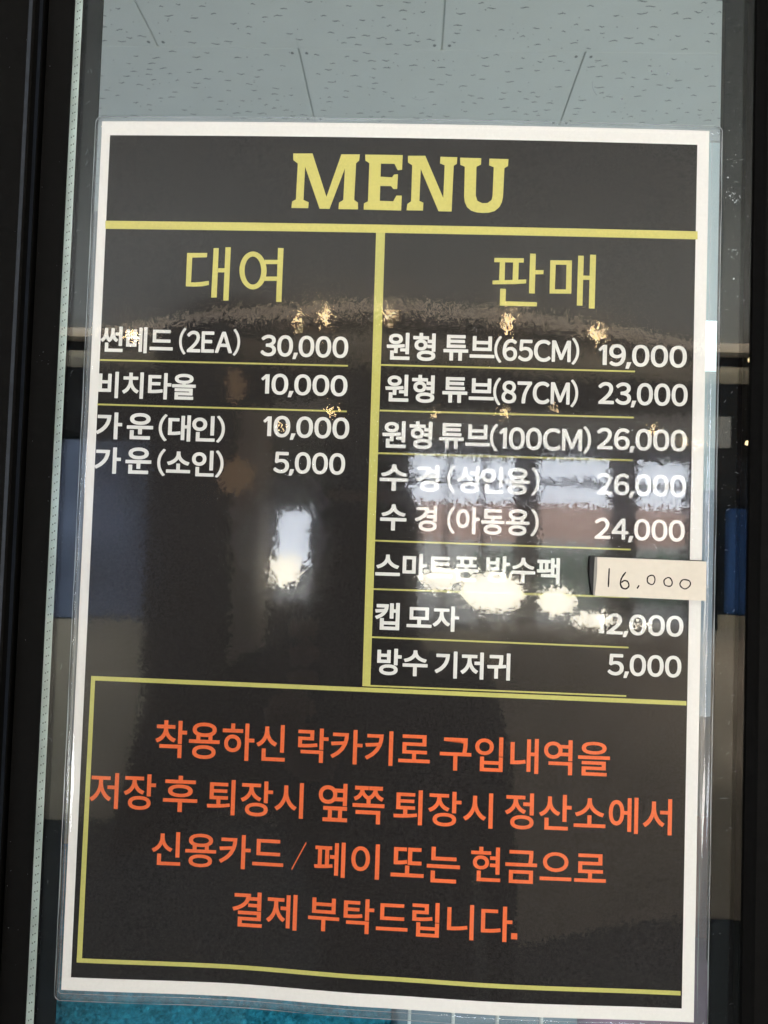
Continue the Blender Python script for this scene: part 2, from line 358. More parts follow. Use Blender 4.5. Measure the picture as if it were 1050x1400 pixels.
YEO =[
  [(-44.86, 96.9), (-44.97, 98.03), (-46.79, 97.66), (-46.71, 96.82)],
  [(-44.97, 98.03), (-45.22, 99.13), (-46.95, 98.48), (-46.79, 97.66)],
  [(-45.22, 99.13), (-45.61, 100.16), (-47.19, 99.24), (-46.95, 98.48)],
  [(-45.61, 100.16), (-46.11, 101.09), (-47.5, 99.93), (-47.19, 99.24)],
  [(-46.11, 101.09), (-46.72, 101.89), (-47.88, 100.52), (-47.5, 99.93)],
  [(-46.72, 101.89), (-47.42, 102.53), (-48.31, 101.0), (-47.88, 100.52)],
  [(-47.42, 102.53), (-48.18, 103.0), (-48.78, 101.35), (-48.31, 101.0)],
  [(-48.18, 103.0), (-48.98, 103.28), (-49.28, 101.56), (-48.78, 101.35)],
  [(-48.98, 103.28), (-49.8, 103.37), (-49.78, 101.63), (-49.28, 101.56)],
  [(-49.8, 103.37), (-50.62, 103.25), (-50.28, 101.54), (-49.78, 101.63)],
  [(-50.62, 103.25), (-51.4, 102.94), (-50.76, 101.31), (-50.28, 101.54)],
  [(-51.4, 102.94), (-52.13, 102.44), (-51.21, 100.95), (-50.76, 101.31)],
  [(-52.13, 102.44), (-52.78, 101.77), (-51.61, 100.45), (-51.21, 100.95)],
  [(-52.78, 101.77), (-53.34, 100.95), (-51.94, 99.85), (-51.61, 100.45)],
  [(-53.34, 100.95), (-53.77, 100.0), (-52.21, 99.15), (-51.94, 99.85)],
  [(-53.77, 100.0), (-54.08, 98.96), (-52.39, 98.37), (-52.21, 99.15)],
  [(-54.08, 98.96), (-54.26, 97.85), (-52.49, 97.55), (-52.39, 98.37)],
  [(-54.26, 97.85), (-54.29, 96.71), (-52.51, 96.7), (-52.49, 97.55)],
  [(-54.29, 96.71), (-54.18, 95.57), (-52.43, 95.86), (-52.51, 96.7)],
  [(-54.18, 95.57), (-53.92, 94.47), (-52.27, 95.04), (-52.43, 95.86)],
  [(-53.92, 94.47), (-53.54, 93.44), (-52.03, 94.28), (-52.27, 95.04)],
  [(-53.54, 93.44), (-53.03, 92.51), (-51.72, 93.59), (-52.03, 94.28)],
  [(-53.03, 92.51), (-52.42, 91.71), (-51.34, 93.0), (-51.72, 93.59)],
  [(-52.42, 91.71), (-51.72, 91.07), (-50.91, 92.52), (-51.34, 93.0)],
  [(-51.72, 91.07), (-50.96, 90.6), (-50.44, 92.17), (-50.91, 92.52)],
  [(-50.96, 90.6), (-50.16, 90.32), (-49.94, 91.96), (-50.44, 92.17)],
  [(-50.16, 90.32), (-49.34, 90.24), (-49.44, 91.9), (-49.94, 91.96)],
  [(-49.34, 90.24), (-48.52, 90.36), (-48.94, 91.98), (-49.44, 91.9)],
  [(-48.52, 90.36), (-47.74, 90.67), (-48.46, 92.21), (-48.94, 91.98)],
  [(-47.74, 90.67), (-47.02, 91.17), (-48.01, 92.58), (-48.46, 92.21)],
  [(-47.02, 91.17), (-46.37, 91.84), (-47.62, 93.08), (-48.01, 92.58)],
  [(-46.37, 91.84), (-45.81, 92.66), (-47.28, 93.68), (-47.62, 93.08)],
  [(-45.81, 92.66), (-45.38, 93.61), (-47.01, 94.38), (-47.28, 93.68)],
  [(-45.38, 93.61), (-45.07, 94.65), (-46.83, 95.15), (-47.01, 94.38)],
  [(-45.07, 94.65), (-44.89, 95.76), (-46.73, 95.98), (-46.83, 95.15)],
  [(-44.89, 95.76), (-44.86, 96.9), (-46.71, 96.82), (-46.73, 95.98)],
  [(-45.68, 100.55), (-40.98, 100.64), (-41.0, 99.17), (-45.32, 99.09)],
  [(-45.67, 94.76), (-40.93, 94.86), (-41.04, 93.39), (-45.82, 93.29)],
  [(-41.2, 104.76), (-39.27, 104.72), (-39.39, 86.1), (-41.21, 86.1)],
]
PAN =[
  [(33.05, 102.87), (43.04, 102.98), (42.97, 101.49), (33.01, 101.42)],
  [(34.91, 101.46), (36.69, 101.46), (36.72, 95.12), (34.83, 95.08)],
  [(39.45, 101.49), (41.34, 101.49), (41.32, 95.5), (39.4, 95.38)],
  [(32.63, 95.1), (44.04, 95.75), (44.0, 94.41), (40.04, 94.05), (32.63, 93.81)],
  [(45.11, 104.64), (47.04, 104.6), (47.04, 90.98), (45.08, 91.04)],
  [(47.08, 99.03), (49.84, 99.09), (49.76, 97.68), (47.05, 97.58)],
  [(35.32, 92.38), (37.26, 92.35), (37.23, 88.11), (47.88, 88.06), (47.88, 86.61), (35.3, 86.57)],
]
MAE =[
  [(52.01, 102.51), (59.33, 102.6), (59.33, 101.12), (52.01, 101.02)],
  [(52.01, 101.02), (53.86, 101.02), (53.79, 92.62), (52.06, 92.58)],
  [(57.52, 101.11), (59.33, 101.12), (59.37, 92.68), (57.56, 92.64)],
  [(52.06, 92.58), (59.4, 92.68), (59.37, 91.23), (52.06, 91.13)],
  [(61.39, 104.3), (63.28, 104.3), (63.27, 87.21), (61.36, 87.24)],
  [(63.27, 97.55), (65.57, 97.52), (65.49, 96.11), (63.19, 96.09)],
  [(65.41, 104.74), (67.41, 104.71), (67.39, 86.32), (65.44, 86.35)],
]
LINES=[
   ((-101.96, 113.29), (101.5, 113.68), (101.55, 110.91), (-101.82, 110.45)) ,
   ((-7.62, 111.76), (-4.53, 111.82), (-4.48, -43.73), (-7.16, -43.71)) ,
   ((-6.05, -43.21), (80.78, -43.35), (80.79, -43.88), (-6.03, -43.74)) ,
   ((-101.64, 64.8), (-15.77, 64.96), (-15.75, 64.41), (-101.61, 64.24)) ,
   ((-101.81, 49.36), (-15.66, 49.27), (-15.64, 48.71), (-101.78, 48.8)) ,
   ((-4.6, 65.55), (81.45, 65.52), (81.46, 64.97), (-4.58, 65.0)) ,
   ((-4.38, 49.9), (81.38, 49.85), (81.39, 49.3), (-4.37, 49.35)) ,
   ((-4.65, 35.3), (81.33, 35.41), (81.34, 34.86), (-4.63, 34.75)) ,
   ((-4.83, 5.6), (81.25, 5.36), (81.26, 4.82), (-4.82, 5.05)) ,
   ((-4.59, -10.78), (81.19, -10.56), (81.2, -11.1), (-4.57, -11.32)) ,
   ((-4.5, -26.94), (81.17, -27.3), (81.18, -27.83), (-4.48, -27.48)) ,
   ((-99.54, -43.79), (100.59, -44.51), (100.62, -45.96), (-99.47, -45.27)) ,
   ((-99.52, -44.28), (-98.11, -44.23), (-98.22, -137.9), (-99.98, -139.34)) ,
   ((-100.03, -137.88), (100.41, -138.7), (100.44, -140.11), (-99.96, -139.32)) ,
]
HAND =[
  [(73.81, -1.35), (73.64, -7.6)],
  [(79.28, -2.44), (78.05, -4.28), (77.58, -6.09), (78.12, -7.6), (79.39, -7.97), (80.39, -7.01), (79.96, -5.6), (78.83, -5.28), (77.83, -5.98)],
  [(83.79, -6.64), (83.1, -7.79)],
]
HANDO =[
  [(87.71, -4.72), (89.08, -4.67), (87.74, -6.25)],
  [(93.3, -5.29), (94.72, -5.24), (93.33, -6.72)],
  [(98.88, -5.71), (100.55, -5.66), (98.91, -7.24)],
]

# ================================================================== THE SETTING: ceiling, floors, walls
CZ = 1.045          # underside of the ceiling
def tile_mesh(seed, nx=0.6, ny=0.3):
    """one 600 x 300 tile: slab with bevelled rim, wormy pits and screw heads laid into its face"""
    rnd = random.Random(seed)
    g = 0.00025
    V, F, MI = [], [], []
    def quad(a, m):
        n = len(V); V.extend(a); F.append(tuple(range(n, n + len(a)))); MI.append(m)
    c = 0.0006
    o = [(g, g), (nx - g, g), (nx - g, ny - g), (g, ny - g)]
    i = [(g + c, g + c), (nx - g - c, g + c), (nx - g - c, ny - g - c), (g + c, ny - g - c)]
    quad([(x, y, 0) for x, y in i][::-1], 0)
    for k in range(4):
        a, b = o[k], o[(k + 1) % 4]; p, q = i[k], i[(k + 1) % 4]
        quad([(a[0], a[1], .0006), (b[0], b[1], .0006), (q[0], q[1], 0), (p[0], p[1], 0)][::-1], 0)
        quad([(a[0], a[1], .003), (b[0], b[1], .003), (b[0], b[1], .0006), (a[0], a[1], .0006)][::-1], 0)
    pts = []
    tries = 0
    while len(pts) < 84 and tries < 4000:
        tries += 1
        x, y = rnd.uniform(.02, nx - .02), rnd.uniform(.012, ny - .012)
        if all((x - a) ** 2 / 2.2 + (y - b) ** 2 > .0185 ** 2 for a, b in pts): pts.append((x, y))
    for x, y in pts:                      # wormy fissures along x
        L = rnd.uniform(.008, .019); n = 7; ph = rnd.uniform(0, 6); amp = rnd.uniform(.0008, .0018)
        tilt = rnd.uniform(-.12, .12)
        up, lo = [], []
        for k in range(n):
            t = k / (n - 1); xx = x + (t - .5) * L
            yy = y + amp * math.sin(ph + t * rnd.uniform(5, 7)) + (t - .5) * L * tilt
            hw = (0.0007 + .0010 * math.sin(math.pi * min(1, max(0, t * .9 + .05))) * rnd.uniform(.6, 1.2))
            up.append((xx, yy + hw, -.0003)); lo.append((xx, yy - hw, -.0003))
        for k in range(n - 1):
            quad([up[k], up[k + 1], lo[k + 1], lo[k]], 1)
    dots = 0
    while dots < 60:
        x, y = rnd.uniform(.015, nx - .015), rnd.uniform(.01, ny - .01)
        r = rnd.uniform(.0007, .0017)
        quad([(x + r * math.cos(a), y + r * math.sin(a) * 1.2, -.0003) for a in [-k * math.pi / 3 for k in range(6)]], 1)
        dots += 1
    for x, y in ((.014, .016), (nx - .014, .016), (.014, ny - .016), (nx - .014, ny - .016)):
        r = .0036
        quad([(x + r * math.cos(a), y + r * math.sin(a) * 1.3, -.0004) for a in [-k * math.pi / 4 for k in range(8)]], 1)
    me = mesh('tile', V, F, [M_TILE, M_PIT], MI)
    return me
ceil = bevel_box('ceiling', -3.6, 3.6, -4.0, 3.2, CZ + .0035, CZ + .08, M_JOINT)
tag(ceil, 'white fissured ceiling tiles laid in staggered rows seen through the glass', None, kind='structure')
TM = [tile_mesh(s) for s in range(6)]
x_off = 0.044
rows = [(1.085 + .3 * r, r) for r in range(-2, 4)]
for y0, r in rows:
    sh = 0.0 if r % 2 == 0 else 0.3
    for c in range(-3, 3):
        t = link('tile', random.choice(TM), ceil, (x_off + sh + c * .603, y0, CZ))
        t.rotation_euler = (0, 0, 0)
# the rest of the tiles, only ever seen mirrored in the film and the glass: one joined part
V, F, MI = [], [], []
for y0, r in [(1.085 + .3 * r, r) for r in list(range(-17, -2)) + list(range(4, 7))]:
    sh = 0.0 if r % 2 == 0 else 0.3
    for c in range(-5, 5):
        me = random.choice(TM); n = len(V)
        ox = x_off + sh + c * .603
        V += [(v.co.x + ox, v.co.y + y0, v.co.z + CZ) for v in me.vertices]
        F += [tuple(i + n for i in p.vertices) for p in me.polygons]; MI += [p.material_index for p in me.polygons]
tag(link('distant_tiles', mesh('distant_tiles', V, F, [M_TILE, M_PIT], MI), ceil), kind='stuff')

fl = bevel_box('floor', -3.6, 3.6, -4.0, 3.2, -1.58, -1.5, M_FLOOR); tag(fl, kind='structure')
bw = bevel_box('back_wall', -3.6, 3.6, 3.2, 3.3, -1.5, CZ, M_GREYW); tag(bw, 'grey blue wall at the far end of the room behind the glass', 'wall')

# ================================================================== THE GLASS DOOR
GY = 0.0022           # front face of the glass
ZB, ZT = -0.42, 0.42
door = thing('glass_door', 'black framed glass door with an aluminium spacer bar and black painted glass border', 'door', (0, 0.01, ZB))
bevel_box('glass_pane', -0.1203, 0.1204, GY, GY + .005, ZB + .002, ZT - .002, M_GLASS, door)
# rear painted borders
bevel_box('black_border', -0.1162, -0.1098, GY + .0056, GY + .0066, ZB + .002, ZT - .002, M_FRIT, door)
bevel_box('black_border', 0.1129, 0.1189, GY + .0056, GY + .0066, ZB + .002, ZT - .002, M_FRIT, door)
bevel_box('sealant_strip', -0.1170, -0.1162, GY + .0054, GY + .0076, ZB + .002, ZT - .002, M_FRIT2, door)
bevel_box('sealant_strip', 0.1189, 0.1204, GY + .0054, GY + .0100, ZB + .002, ZT - .002, M_FRIT2, door)
# spacer bar
sp = bevel_box('spacer_bar', -0.1201, -0.1170, GY + .0054, GY + .0110, ZB + .002, ZT - .002, M_SPACER, door, r=.0003)
V, F, MI = [], [], []
def disc(cx, cz, y, rx, rz, n, m):
    k0 = len(V)
    for k in range(n):
        a = 2 * math.pi * k / n
        V.append((cx + rx * math.cos(a), y, cz + rz * math.sin(a)))
    F.append(tuple(range(k0, k0 + n))); MI.append(m)
z = ZB + .01
while z < ZT - .01:
    for dx in (-.1188, -.1180):
        zz = z + (dx + .1184) * .55 + random.uniform(-.0001, .0001)
        disc(dx, zz, GY + .00535, .00020, .00026, 7, 0)
        disc(dx + .00016, zz + .0002, GY + .00530, .00013, .00013, 6, 1)
    z += .0029
tag(link('perforation', mesh('perforation', V, F, [M_HOLE, M_BURR], MI), sp), kind='stuff')
# stiles: left has a flat inner strip, a groove and a raised outer face
lp = [(-.1173, GY - .0006), (-.1266, GY - .0004), (-.1267, GY + .006), (-.1283, GY + .006), (-.1284, GY - .0002),
      (-.12875, GY - .0007), (-.1289, -.0034), (-.1294, -.0040), (-.1520, -.0040), (-.2120, -.0040), (-.2160, .0000), (-.2160, .032), (-.1206, .032), (-.1206, GY - .0001), (-.1173, GY - .0001)]
st = prism('stile', lp, ZB, ZT, M_FRAME, door); st['label'] = 'left black metal stile with a deep groove'
prism('highlight_edge', [(-.12862, GY - .0002), (-.12905, -.0034), (-.12955, -.00405), (-.13075, -.00405), (-.1309, -.0038), (-.1296, GY)], ZB, ZT, M_FRAMEEDGE, st)  # bluish highlight along the step, put into the strip's colour
rp = [(.1205, GY + .0016), (.1211, GY - .0004), (.1232, GY - .0022), (.1240, GY - .0030), (.1300, -.0020), (.2100, -.0020), (.2140, .0020), (.2140, .032), (.1205, .032)]
st = prism('stile', rp, ZB, ZT, M_FRAME, door); st['label'] = 'right black metal stile'
bevel_box('top_rail', -.216, .214, -.004, .032, ZT, ZT + .06, M_FRAME, door, r=.002)
bevel_box('bottom_rail', -.216, .214, -.004, .032, ZB - .06, ZB, M_FRAME, door, r=.002)
# dust specks and hairs on the glass
V, F, MI = [], [], []
def speck(x, z, r, y=GY - .00004):
    n = random.choice((5, 6, 7)); k0 = len(V); a0 = random.uniform(0, 6)
    for k in range(n):
        a = a0 + 2 * math.pi * k / n; q = r * random.uniform(.6, 1.2)
        V.append((x + q * math.cos(a), y, z + q * math.sin(a)))
    F.append(tuple(range(k0, k0 + n)))
def hair(x, z, L, a, wd=.00005, y=GY - .00004):
    k0 = len(V); n = 5; c = random.uniform(-.8, .8)
    for k in range(n):
        t = k / (n - 1); aa = a + c * t
        px, pz = x + L * t * math.cos(aa), z + L * t * math.sin(aa)
        V.append((px - wd * math.sin(aa), y, pz + wd * math.cos(aa))); V.append((px + wd * math.sin(aa), y, pz - wd * math.cos(aa)))
    for k in range(n - 1): F.append((k0 + 2 * k, k0 + 2 * k + 2, k0 + 2 * k + 3, k0 + 2 * k + 1))
for k in range(150):
    zz = random.uniform(-.16, .20); speck(random.uniform(.1112, .1195), zz, random.choice((.00006, .00008, .0001, .00014)) * (1.3 if zz > .09 else .8))
for k in range(80): speck(random.gauss(-.1135, .0006), random.uniform(-.16, .16), random.uniform(.00005, .00011))
for k in range(50): speck(random.uniform(-.1133, -.1085), random.uniform(-.16, .19), random.uniform(.00004, .00009))
for cx, cz, n_ in ((.1130, .1280, 16), (.1150, .1255, 22), (.1142, .1400, 8), (.1150, .1060, 10)):
    for k in range(n_): speck(random.gauss(cx, .0009), random.gauss(cz, .0010), random.uniform(.00008, .00026))
for cx, cz, r_ in ((.0856, .1705, .00045), (.0913, .1697, .0005), (.0757, .1605, .0004), (.0690, .1625, .0002), (.1123, .1335, .0004), (.1148, .0985, .0005), (.1064, .1558, .0002)):
    speck(cx, cz, r_)
for k in range(26): hair(random.uniform(.1115, .118), random.uniform(-.1, .15), random.uniform(.0006, .0014), random.uniform(.2, 1.0), .00003)
for k in range(14): hair(random.uniform(-.1135, -.1095), random.uniform(-.15, .17), random.uniform(.0008, .0022), random.uniform(.2, 1.9), .00003)
hair(.0655, .1665, .005, -1.8, .00006); hair(.0030, .1600, .006, -.6, .00004)
tag(link('dust_specks', mesh('dust_specks', V, F, M_DUST), door), kind='stuff')
V, F = [], []
for k in range(26): speck(random.uniform(-.1262, -.1178), random.uniform(-.15, .19), random.uniform(.00005, .00013), GY - .0007)
for k in range(22): speck(random.uniform(-.150, -.1302), random.uniform(-.15, .19), random.uniform(.00004, .00009), -.0041)
tag(link('frame_dust', mesh('frame_dust', V, F, M_DUST), door), kind='stuff')

# ================================================================== THE LAMINATED MENU
menu = thing('laminated_menu', 'laminated black and white bordered price menu headed MENU on the glass door', 'menu', (0, 0, -0.15))
def sheet(name, x0, x1, z0, z1, off, mat, parent, nx=44, nz=60, corner=0.0, thick=0.0):
    V, F = [], []
    for j in range(nz + 1):
        for i in range(nx + 1):
            u = x0 + (x1 - x0) * i / nx; v = z0 + (z1 - z0) * j / nz
            if corner > 0:      # round the corners by pulling the rim in
                cx = min(u - x0, x1 - u); cz = min(v - z0, z1 - v)
                if cx < corner and cz < corner:
                    dx, dz = corner - cx, corner - cz; d = math.hypot(dx, dz)
                    if d > corner:
                        k = corner / max(d, 1e-9); dx2, dz2 = dx * k, dz * k
                        u = (x0 + corner - dx2) if u - x0 < x1 - u else (x1 - corner + dx2)
                        v = (z0 + corner - dz2) if v - z0 < z1 - v else (z1 - corner + dz2)
            V.append(S(u, v, off))
    for j in range(nz):
        for i in range(nx):
            a = j * (nx + 1) + i; F.append((a, a + 1, a + nx + 2, a + nx + 1))
    if thick > 0:
        n = len(V); V += [(x, y + thick, z) for x, y, z in V]
        F += [tuple(i + n for i in f)[::-1] for f in F[:]]
        rim = [i for i in range(nx + 1)] + [j * (nx + 1) + nx for j in range(1, nz + 1)] + [nz * (nx + 1) + i for i in range(nx - 1, -1, -1)] + [j * (nx + 1) for j in range(nz - 1, 0, -1)]
        for k in range(len(rim)):
            a, b = rim[k], rim[(k + 1) % len(rim)]; F.append((b, a, a + n, b + n))
    me = mesh(name, V, F, mat, smooth=(thick == 0))
    return link(name, me, parent)
sheet('paper', -.1048, .1049, -.1486, .1486, L_PAPER, M_PAPER, menu, thick=.00009)
sheet('black_print', -.1017, .1009, -.1443, .1436, L_PRINT, M_PRINT, menu)

def ink_mesh(name, polys, mat, off=L_INK, sub=0.004, parent=None):
    """flat print: polygons in millimetres on the sheet, triangulated, cut finely enough to follow the curl"""
    bm = bmesh.new()
    for p in polys:
        vs = [bm.verts.new((x / 1e3, 0, z / 1e3)) for x, z in p]
        try: bm.faces.new(vs)
        except ValueError: pass
    bm.normal_update()
    bmesh.ops.triangulate(bm, faces=bm.faces)
    for _ in range(6):
        es = [e for e in bm.edges if e.calc_length() > .012]
        if not es: break
        bmesh.ops.bisect_edges(bm, edges=es, cuts=1); bmesh.ops.triangulate(bm, faces=bm.faces)
    for v in bm.verts:
        v.co = S(v.co.x, v.co.z, off)
    for f in bm.faces:
        f.normal_update()
        if f.normal.y > 0: f.normal_flip()
    me = bpy.data.meshes.new(name); bm.to_mesh(me); bm.free(); me.materials.append(mat)
    return link(name, me, parent or menu)

# ---- glyph shapes come from Blender's own built-in font, dilated by stacking shifted copies a micron apart
GC = {}
def raw_glyph(s, off):
    key = (s, off)
    if key in GC: return GC[key]
    c = bpy.data.curves.new('g', 'FONT'); c.body = s; c.offset = off; c.size = 1.0; c.resolution_u = 5
    o = bpy.data.objects.new('g', c); COL.objects.link(o)
    dg = bpy.context.evaluated_depsgraph_get()
    me = bpy.data.meshes.new_from_object(o.evaluated_get(dg))
    V = [(v.co.x, v.co.y) for v in me.vertices]; F = [tuple(p.vertices) for p in me.polygons]
    bpy.data.objects.remove(o); bpy.data.curves.remove(c); bpy.data.meshes.remove(me)
    GC[key] = (V, F)
    return GC[key]
def dilate(V, F, r, n):
    if r <= 0: return [(x, y, 0) for x, y in V], list(F)
    OV, OF = [], []
    for k in range(n):
        a = 2 * math.pi * (k + .5) / n; b = len(OV)
        OV += [(x + r * math.cos(a), y + r * math.sin(a), k) for x, y in V]
        OF += [tuple(i + b for i in f) for f in F]
    return OV, OF
FULL = {c: chr(ord(c) + 0xFEE0) for c in '0123456789()EACM/'}
ONE = ([(0.04, .565), (.20, .733), (.335, .733), (.335, 0), (.195, 0), (.195, .575), (.105, .492)], [(0, 1, 2, 5, 6), (2, 3, 4, 5)])
COMMA = ([(.055, .125), (.205, .125), (.115, -.115), (.0, -.115)], [(0, 1, 2, 3)])
DOT = ([(0, 0), (.14, 0), (.14, .14), (0, .14)], [(0, 1, 2, 3)])
def layout(s, kind):
    """returns verts (x,y,layer), faces, and the vertical ink range used for fitting"""
    if kind in 'ho' and all(ord(c) > 0x3000 for c in s):
        V, F = raw_glyph(s, .013 if kind == 'h' else .0125)
        V, F = dilate(V, F, .0125, 6) if kind == 'h' else dilate(V, F, 0, 1)
        ys = [v[1] for v in V]; return V, F, min(ys), max(ys)
    x = 0.0; OV, OF = [], []; lo, hi = 9, -9
    for c in s:
        if c == '1': V, F = ONE; gap = .075; r = 0
        elif c == ',': V, F = COMMA; gap = .015; r = 0
        elif c in FULL: V, F = raw_glyph(FULL[c], 0.0); gap = .035 if kind != 'n' else .045; r = .025 if kind != 'o' else .01
        else: V, F = raw_glyph(c, .013); gap = .05; r = .0125
        if c in '()' : r = .018
        V3, F3 = dilate(V, F, r, 8)
        mn = min(v[0] for v in V3); mx = max(v[0] for v in V3)
        if c == ',': x -= .055
        b = len(OV)
        OV += [(v[0] - mn + x, v[1], v[2]) for v in V3]; OF += [tuple(i + b for i in f) for f in F3]
        x += mx - mn + gap
        if c != ',':
            lo = min(lo, min(v[1] for v in V3)); hi = max(hi, max(v[1] for v in V3))
    return OV, OF, lo, hi
def place_text(s, kind, x0, z1, x1, z0, name, mat):
    V, F, lo, hi = layout(s, kind)
    mn = min(v[0] for v in V); mx = max(v[0] for v in V)
    OV = []
    for x, y, k in V:
        u = (x0 + (x - mn) / (mx - mn) * (x1 - x0)) / 1e3
        v = (z0 + (y - lo) / (hi - lo) * (z1 - z0)) / 1e3
        OV.append(S(u, v, L_INK + k * 1.5e-6))
    me = mesh(name, OV, F, mat)
    bm = bmesh.new(); bm.from_mesh(me)
    for f in bm.faces:
        f.normal_update()
        if f.normal.y > 0: f.normal_flip()
    bm.to_mesh(me); bm.free()
    return link(name, me, menu)
for s, kind, x0, z1, x1, z0 in TOKENS:
    if kind == 'n': nm, mt = 'price_text', M_WHITE
    elif kind in 'od': nm, mt = 'notice_text', M_ORANGE
    else: nm, mt = 'item_text', M_WHITE
    if kind == 'd': ink_mesh(nm, [[(x0, z0), (x1, z0), (x1, z1), (x0, z1)]], mt); continue
    place_text(s, kind, x0, z1, x1, z0, nm, mt)
for p in MENU: ink_mesh('heading_letter', [p], M_YEL)
for L in (DAE, YEO, PAN, MAE): ink_mesh('heading_syllable', L, M_YEL)
for i, q in enumerate(LINES): ink_mesh('ruled_line', [q], M_YEL2 if i != 0 else M_YEL, off=L_INK - .00002 - i * 1e-6)

V, F = [], []
for x0, x1, z0, z1 in ((-.1066, -.1049, -.1516, .1498), (.1050, .1089, -.1516, .1498), (-.1049, .1050, -.1516, -.1487), (-.1049, .1050, .1487, .1498)):
    nx_, nz_ = max(2, int((x1 - x0) / .006)), max(2, int((z1 - z0) / .006)); b0 = len(V)
    for j in range(nz_ + 1):
        for i in range(nx_ + 1): V.append(S(x0 + (x1 - x0) * i / nx_, z0 + (z1 - z0) * j / nz_, .0001))
    for j in range(nz_):
        for i in range(nx_):
            a = b0 + j * (nx_ + 1) + i; F.append((a, a + 1, a + nx_ + 2, a + nx_ + 1))
link('clear_margin', mesh('clear_margin', V, F, M_MARGIN), menu)
film = sheet('laminate_film', -.1071, .1094, -.1521, .1503, L_FILM, M_FILM, menu, nx=60, nz=80, corner=.0022, thick=.0006)
film.data.polygons.foreach_set('use_smooth', [True] * len(film.data.polygons))
# the pouch's welded rim: a thin brighter line all round
rim = []
def rimseg(pts, wd=.00017):
    V, F = [], []
    n = len(pts)
    for i, (u, v) in enumerate(pts):
        a = pts[(i - 1) % n]; b = pts[(i + 1) % n]; tx, tz = b[0] - a[0], b[1] - a[1]; d = math.hypot(tx, tz) or 1
        nx_, nz_ = -tz / d, tx / d
        ww = wd * (.8 + .5 * math.sin(i * .7) * math.sin(i * .23))
        V.append(S(u, v, L_FILM + .00002)); V.append(S(u + nx_ * ww * 2, v + nz_ * ww * 2, L_FILM + .00004))
    F = [(2 * i, 2 * ((i + 1) % n), 2 * ((i + 1) % n) + 1, 2 * i + 1) for i in range(n)]
    return V, F
def rounded(x0, x1, z0, z1, r, step=.004):
    P = []
    def seg(a, b):
        n = max(1, int(math.hypot(b[0] - a[0], b[1] - a[1]) / step))
        for k in range(n): P.append((a[0] + (b[0] - a[0]) * k / n, a[1] + (b[1] - a[1]) * k / n))
    def arc(cx, cz, a0):
        for k in range(8):
            a = a0 + math.pi / 2 * k / 8; P.append((cx + r * math.cos(a), cz + r * math.sin(a)))
    seg((x0 + r, z0), (x1 - r, z0)); arc(x1 - r, z0 + r, -math.pi / 2)
    seg((x1, z0 + r), (x1, z1 - r)); arc(x1 - r, z1 - r, 0)
    seg((x1 - r, z1), (x0 + r, z1)); arc(x0 + r, z1 - r, math.pi / 2)
    seg((x0, z1 - r), (x0, z0 + r)); arc(x0 + r, z0 + r, math.pi)
    return P
V, F = rimseg(rounded(-.1070, .1093, -.1520, .1502, .0022))
link('welded_rim', mesh('welded_rim', V, F, M_FILMEDGE), film)
V, F = rimseg(rounded(-.1055, .10585, -.1496, .14945, .0008), .00008)
link('paper_pocket_crease', mesh('paper_pocket_crease', V, F, M_FILMEDGE), film)

# ================================================================== THE HANDWRITTEN PRICE SLIP
slip = thing('price_slip', 'small cream paper slip handwritten 16,000 stuck over a price on the menu edge', 'label', (.0875, 0, -.011))
def slip_y(u, v):      # lifts a little toward its folded left end
    t = max(0, (.0745 - u) / .006)
    return -(bulge(u, v) + L_FILM + .0010 + .0006 * min(1, t) ** 2 + .00012 * math.sin(u * 260))
def slip_sheet(name, c, off, mat, nx=26, nz=6, thick=.00022, bow=0.0):
    (ax, az), (bx, bz), (cx, cz), (dx, dz) = c     # TL TR BR BL in mm
    V, F = [], []
    for j in range(nz + 1):
        for i in range(nx + 1):
            s, t = i / nx, j / nz
            x = (ax * (1 - s) + bx * s) * (1 - t) + (dx * (1 - s) + cx * s) * t
            z = (az * (1 - s) + bz * s) * (1 - t) + (dz * (1 - s) + cz * s) * t
            x += -bow * math.sin(math.pi * t) * (1 - s)
            u, v = x / 1e3, z / 1e3
            V.append((u, slip_y(u, v) - off, v))
    for j in range(nz):
        for i in range(nx):
            a = j * (nx + 1) + i; F.append((a, a + nx + 1, a + nx + 2, a + 1))
    n = len(V); V += [(x, y + thick, z) for x, y, z in V]
    F += [tuple(i + n for i in f)[::-1] for f in F[:]]
    rim = [i for i in range(nx + 1)] + [j * (nx + 1) + nx for j in range(1, nz + 1)] + [nz * (nx + 1) + i for i in range(nx - 1, -1, -1)] + [j * (nx + 1) for j in range(nz - 1, 0, -1)]
    for k in range(len(rim)):
        a, b = rim[k], rim[(k + 1) % len(rim)]; F.append((a, b, b + n, a + n))
    me = mesh(name, V, F, mat)
    bm = bmesh.new(); bm.from_mesh(me); bmesh.ops.recalc_face_normals(bm, faces=bm.faces); bm.to_mesh(me); bm.free()
    return link(name, me, slip)
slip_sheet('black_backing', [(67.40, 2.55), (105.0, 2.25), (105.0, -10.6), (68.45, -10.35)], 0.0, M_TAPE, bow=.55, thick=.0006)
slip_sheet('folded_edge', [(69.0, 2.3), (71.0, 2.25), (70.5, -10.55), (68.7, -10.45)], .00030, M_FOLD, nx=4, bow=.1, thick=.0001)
slip_sheet('cream_paper', [(69.75, 2.28), (105.70, 1.95), (105.75, -11.05), (69.15, -10.65)], .00055, M_SLIP, bow=-.30)
